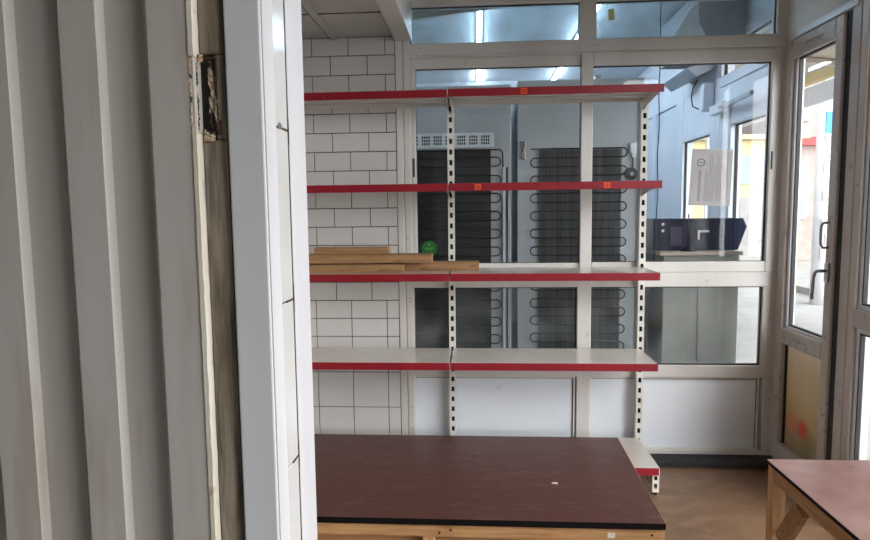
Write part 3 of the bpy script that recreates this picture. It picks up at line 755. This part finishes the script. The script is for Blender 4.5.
MB().tube([(1.37, 4.1, 2.02), (1.345, 4.1, 1.97), (1.335, 4.1, 1.92), (1.345, 4.1, 1.86), (1.38, 4.09, 1.84)], .004).build('cable_loop', coil_m, pb, smooth=True)
# yellow sticky note on the transom pane
o = MB().prism([(.617, P+.018, 2.105), (.645, P+.018, 2.11), (.641, P+.018, 2.16), (.615, P+.018, 2.155)], (0, .001, 0)).build('sticky_note', mat('faded_yellow_note', (206, 204, 150), .7, (196, 194, 140), 10), None, origin=(.63, P+.018, 2.105)); tag(o, 'small faded yellow note on the right transom pane', 'note')
# LED strip lamps
for x, lab in ((.02, 'glowing strip lamp on back-room ceiling, left of the two'), (.70, 'glowing strip lamp on back-room ceiling, right of the two')):
    t = thing('strip_lamp', (x, 4.9, 2.42), lab, 'lamp', 'strip lamps on the back-room ceiling')
    B(x-.02, x+.02, 3.55, 5.95, 2.405, 2.4195).build('housing', white_p, t)
    B(x-.012, x+.012, 3.56, 5.94, 2.386, 2.405).build('diffuser', led, t, .003)
# door hardware / pipe stub over the shop door
t = thing('pipe_stub', (1.4, 2.62, 2.06), 'rusty pipe stub sticking out of wall above the shop door', 'pipe')
MB().tube([(1.459, 2.62, 2.10), (1.41, 2.62, 2.10), (1.40, 2.62, 2.085), (1.40, 2.62, 2.04)], .010, 12).build('pipe', rust, t, smooth=True)

# ================================================================== STREET
cn = thing('street_canopy', (2.4, 4, 2.2), 'beige metal canopy over the pavement outside the shop door', 'canopy')
MB().prism([(1.60, 2.4, 2.62), (3.1, 2.4, 2.44), (3.1, 2.4, 2.47), (1.60, 2.4, 2.65)], (0, 6.6, 0)).build('roof_sheet', awn, cn)
for i in range(9):
    y = 2.6+i*.75
    MB().prism([(1.62, y, 2.57), (3.08, y, 2.39), (3.08, y, 2.435), (1.62, y, 2.615)], (0, .05, 0)).build('rafter', awn, cn)
B(3.08, 3.14, 2.4, 9, 2.36, 2.47).build('edge_beam', yellow, cn); B(3.08, 3.11, 2.4, 9, 2.16, 2.33).build('valance', white_p, cn)
for y in (2.5, 8.6): B(3.02, 3.08, y, y+.06, -.16, 2.40).build('post', white_p, cn)
kb = setting(B(5.2, 5.4, -10, 40, -.16, -.06).build('kerb_1', greyp)); setting(B(5.4, 16, -10, 13, -.16, -.145).build('road_1', asphalt2))
bs = thing('yellow_kiosk', (6.1, 15.6, -.16), 'yellow street kiosk with pale blue glazing seen through back-room door', 'kiosk')
B(4.4, 7.35, 15, 17, -.16, 2.75).build('body', yellow, bs, .03)
B(4.6, 7.15, 14.96, 14.995, 1.75, 2.40).build('glazing', skyblue, bs)
B(4.3, 7.45, 14.8, 17.1, 2.75, 2.85).build('roof', yellow, bs)
B(6.0, 6.8, 14.9, 14.99, -.1, 1.45).build('door', greyp, bs)
hs = thing('street_house', (10.2, 18, -.16), 'pale pink plastered house with white windows and red shop fascia across street', 'house')
B(7.6, 13.5, 17, 24, -.16, 5.6).build('walls', brick, hs)
B(7.5, 13.6, 16.8, 17, 2.78, 2.98).build('fascia', redp, hs)
B(7.4, 13.7, 16.6, 24.2, 5.6, 5.9).build('roof', greyp, hs)
for i in range(6):
    x = 8.0+i*.85
    o = B(x, x+.5, 16.94, 16.99, .9, 2.35).build('window', white_p, hs)
    B(x+.06, x+.22, 16.92, 16.94, 1.0, 2.25).build('pane', skyblue, o); B(x+.28, x+.44, 16.92, 16.94, 1.0, 2.25).build('pane', skyblue, o)
    o = B(x, x+.5, 16.94, 16.99, 3.4, 4.8).build('window', white_p, hs); B(x+.06, x+.44, 16.92, 16.94, 3.5, 4.7).build('pane', skyblue, o)
bb = thing('grey_building', (1, 22, -.16), 'tall pale grey building behind the yellow kiosk', 'building')
B(-6, 7.2, 21, 28, -.16, 9).build('walls', greyp, bb)
for i in range(9):
    for j in range(3): B(-5+i*1.3, -4.3+i*1.3, 20.95, 20.99, 1+j*2.6, 2.4+j*2.6).build('window', skyblue, bb)
B(-6.1, 7.3, 20.9, 28.1, 9, 9.3).build('roof', greyp, bb)
sg = thing('street_sign', (4.1, 7.6, -.16), 'blue sign with white border on a pole beside the road', 'sign')
MB().tube([(4.25, 7.65, -.16), (4.25, 7.65, 2.55)], .03, 12).build('pole', white_p, sg, smooth=True)
B(3.94, 4.36, 7.57, 7.60, 2.03, 2.52).build('border', white_p, sg, .01); B(3.97, 4.33, 7.555, 7.57, 2.06, 2.30).build('blue_face', signblue, sg)
lp = thing('leaflet_post', (4.9, 9.2, -.16), 'white post covered in pasted leaflets on the pavement edge', 'post')
MB().tube([(4.83, 9.2, -.16), (4.83, 9.2, 2.9)], .11, 20).build('pole', white_p, lp, smooth=True)
for i in range(9):
    z = .5+i*.2; x = 4.77+.05*(i % 2)
    B(x, x+.11, 9.078, 9.084, z, z+.15).build('leaflet', paperm, lp)
rc = thing('red_cabinet', (4.1, 6.4, -.16), 'red street cabinet with white base outside the side window', 'cabinet')
B(3.75, 4.4, 6.0, 6.6, .95, 1.9).build('upper_body', redp, rc, .02); B(3.77, 4.38, 6.02, 6.58, -.16, .95).build('lower_body', white_p, rc, .01)
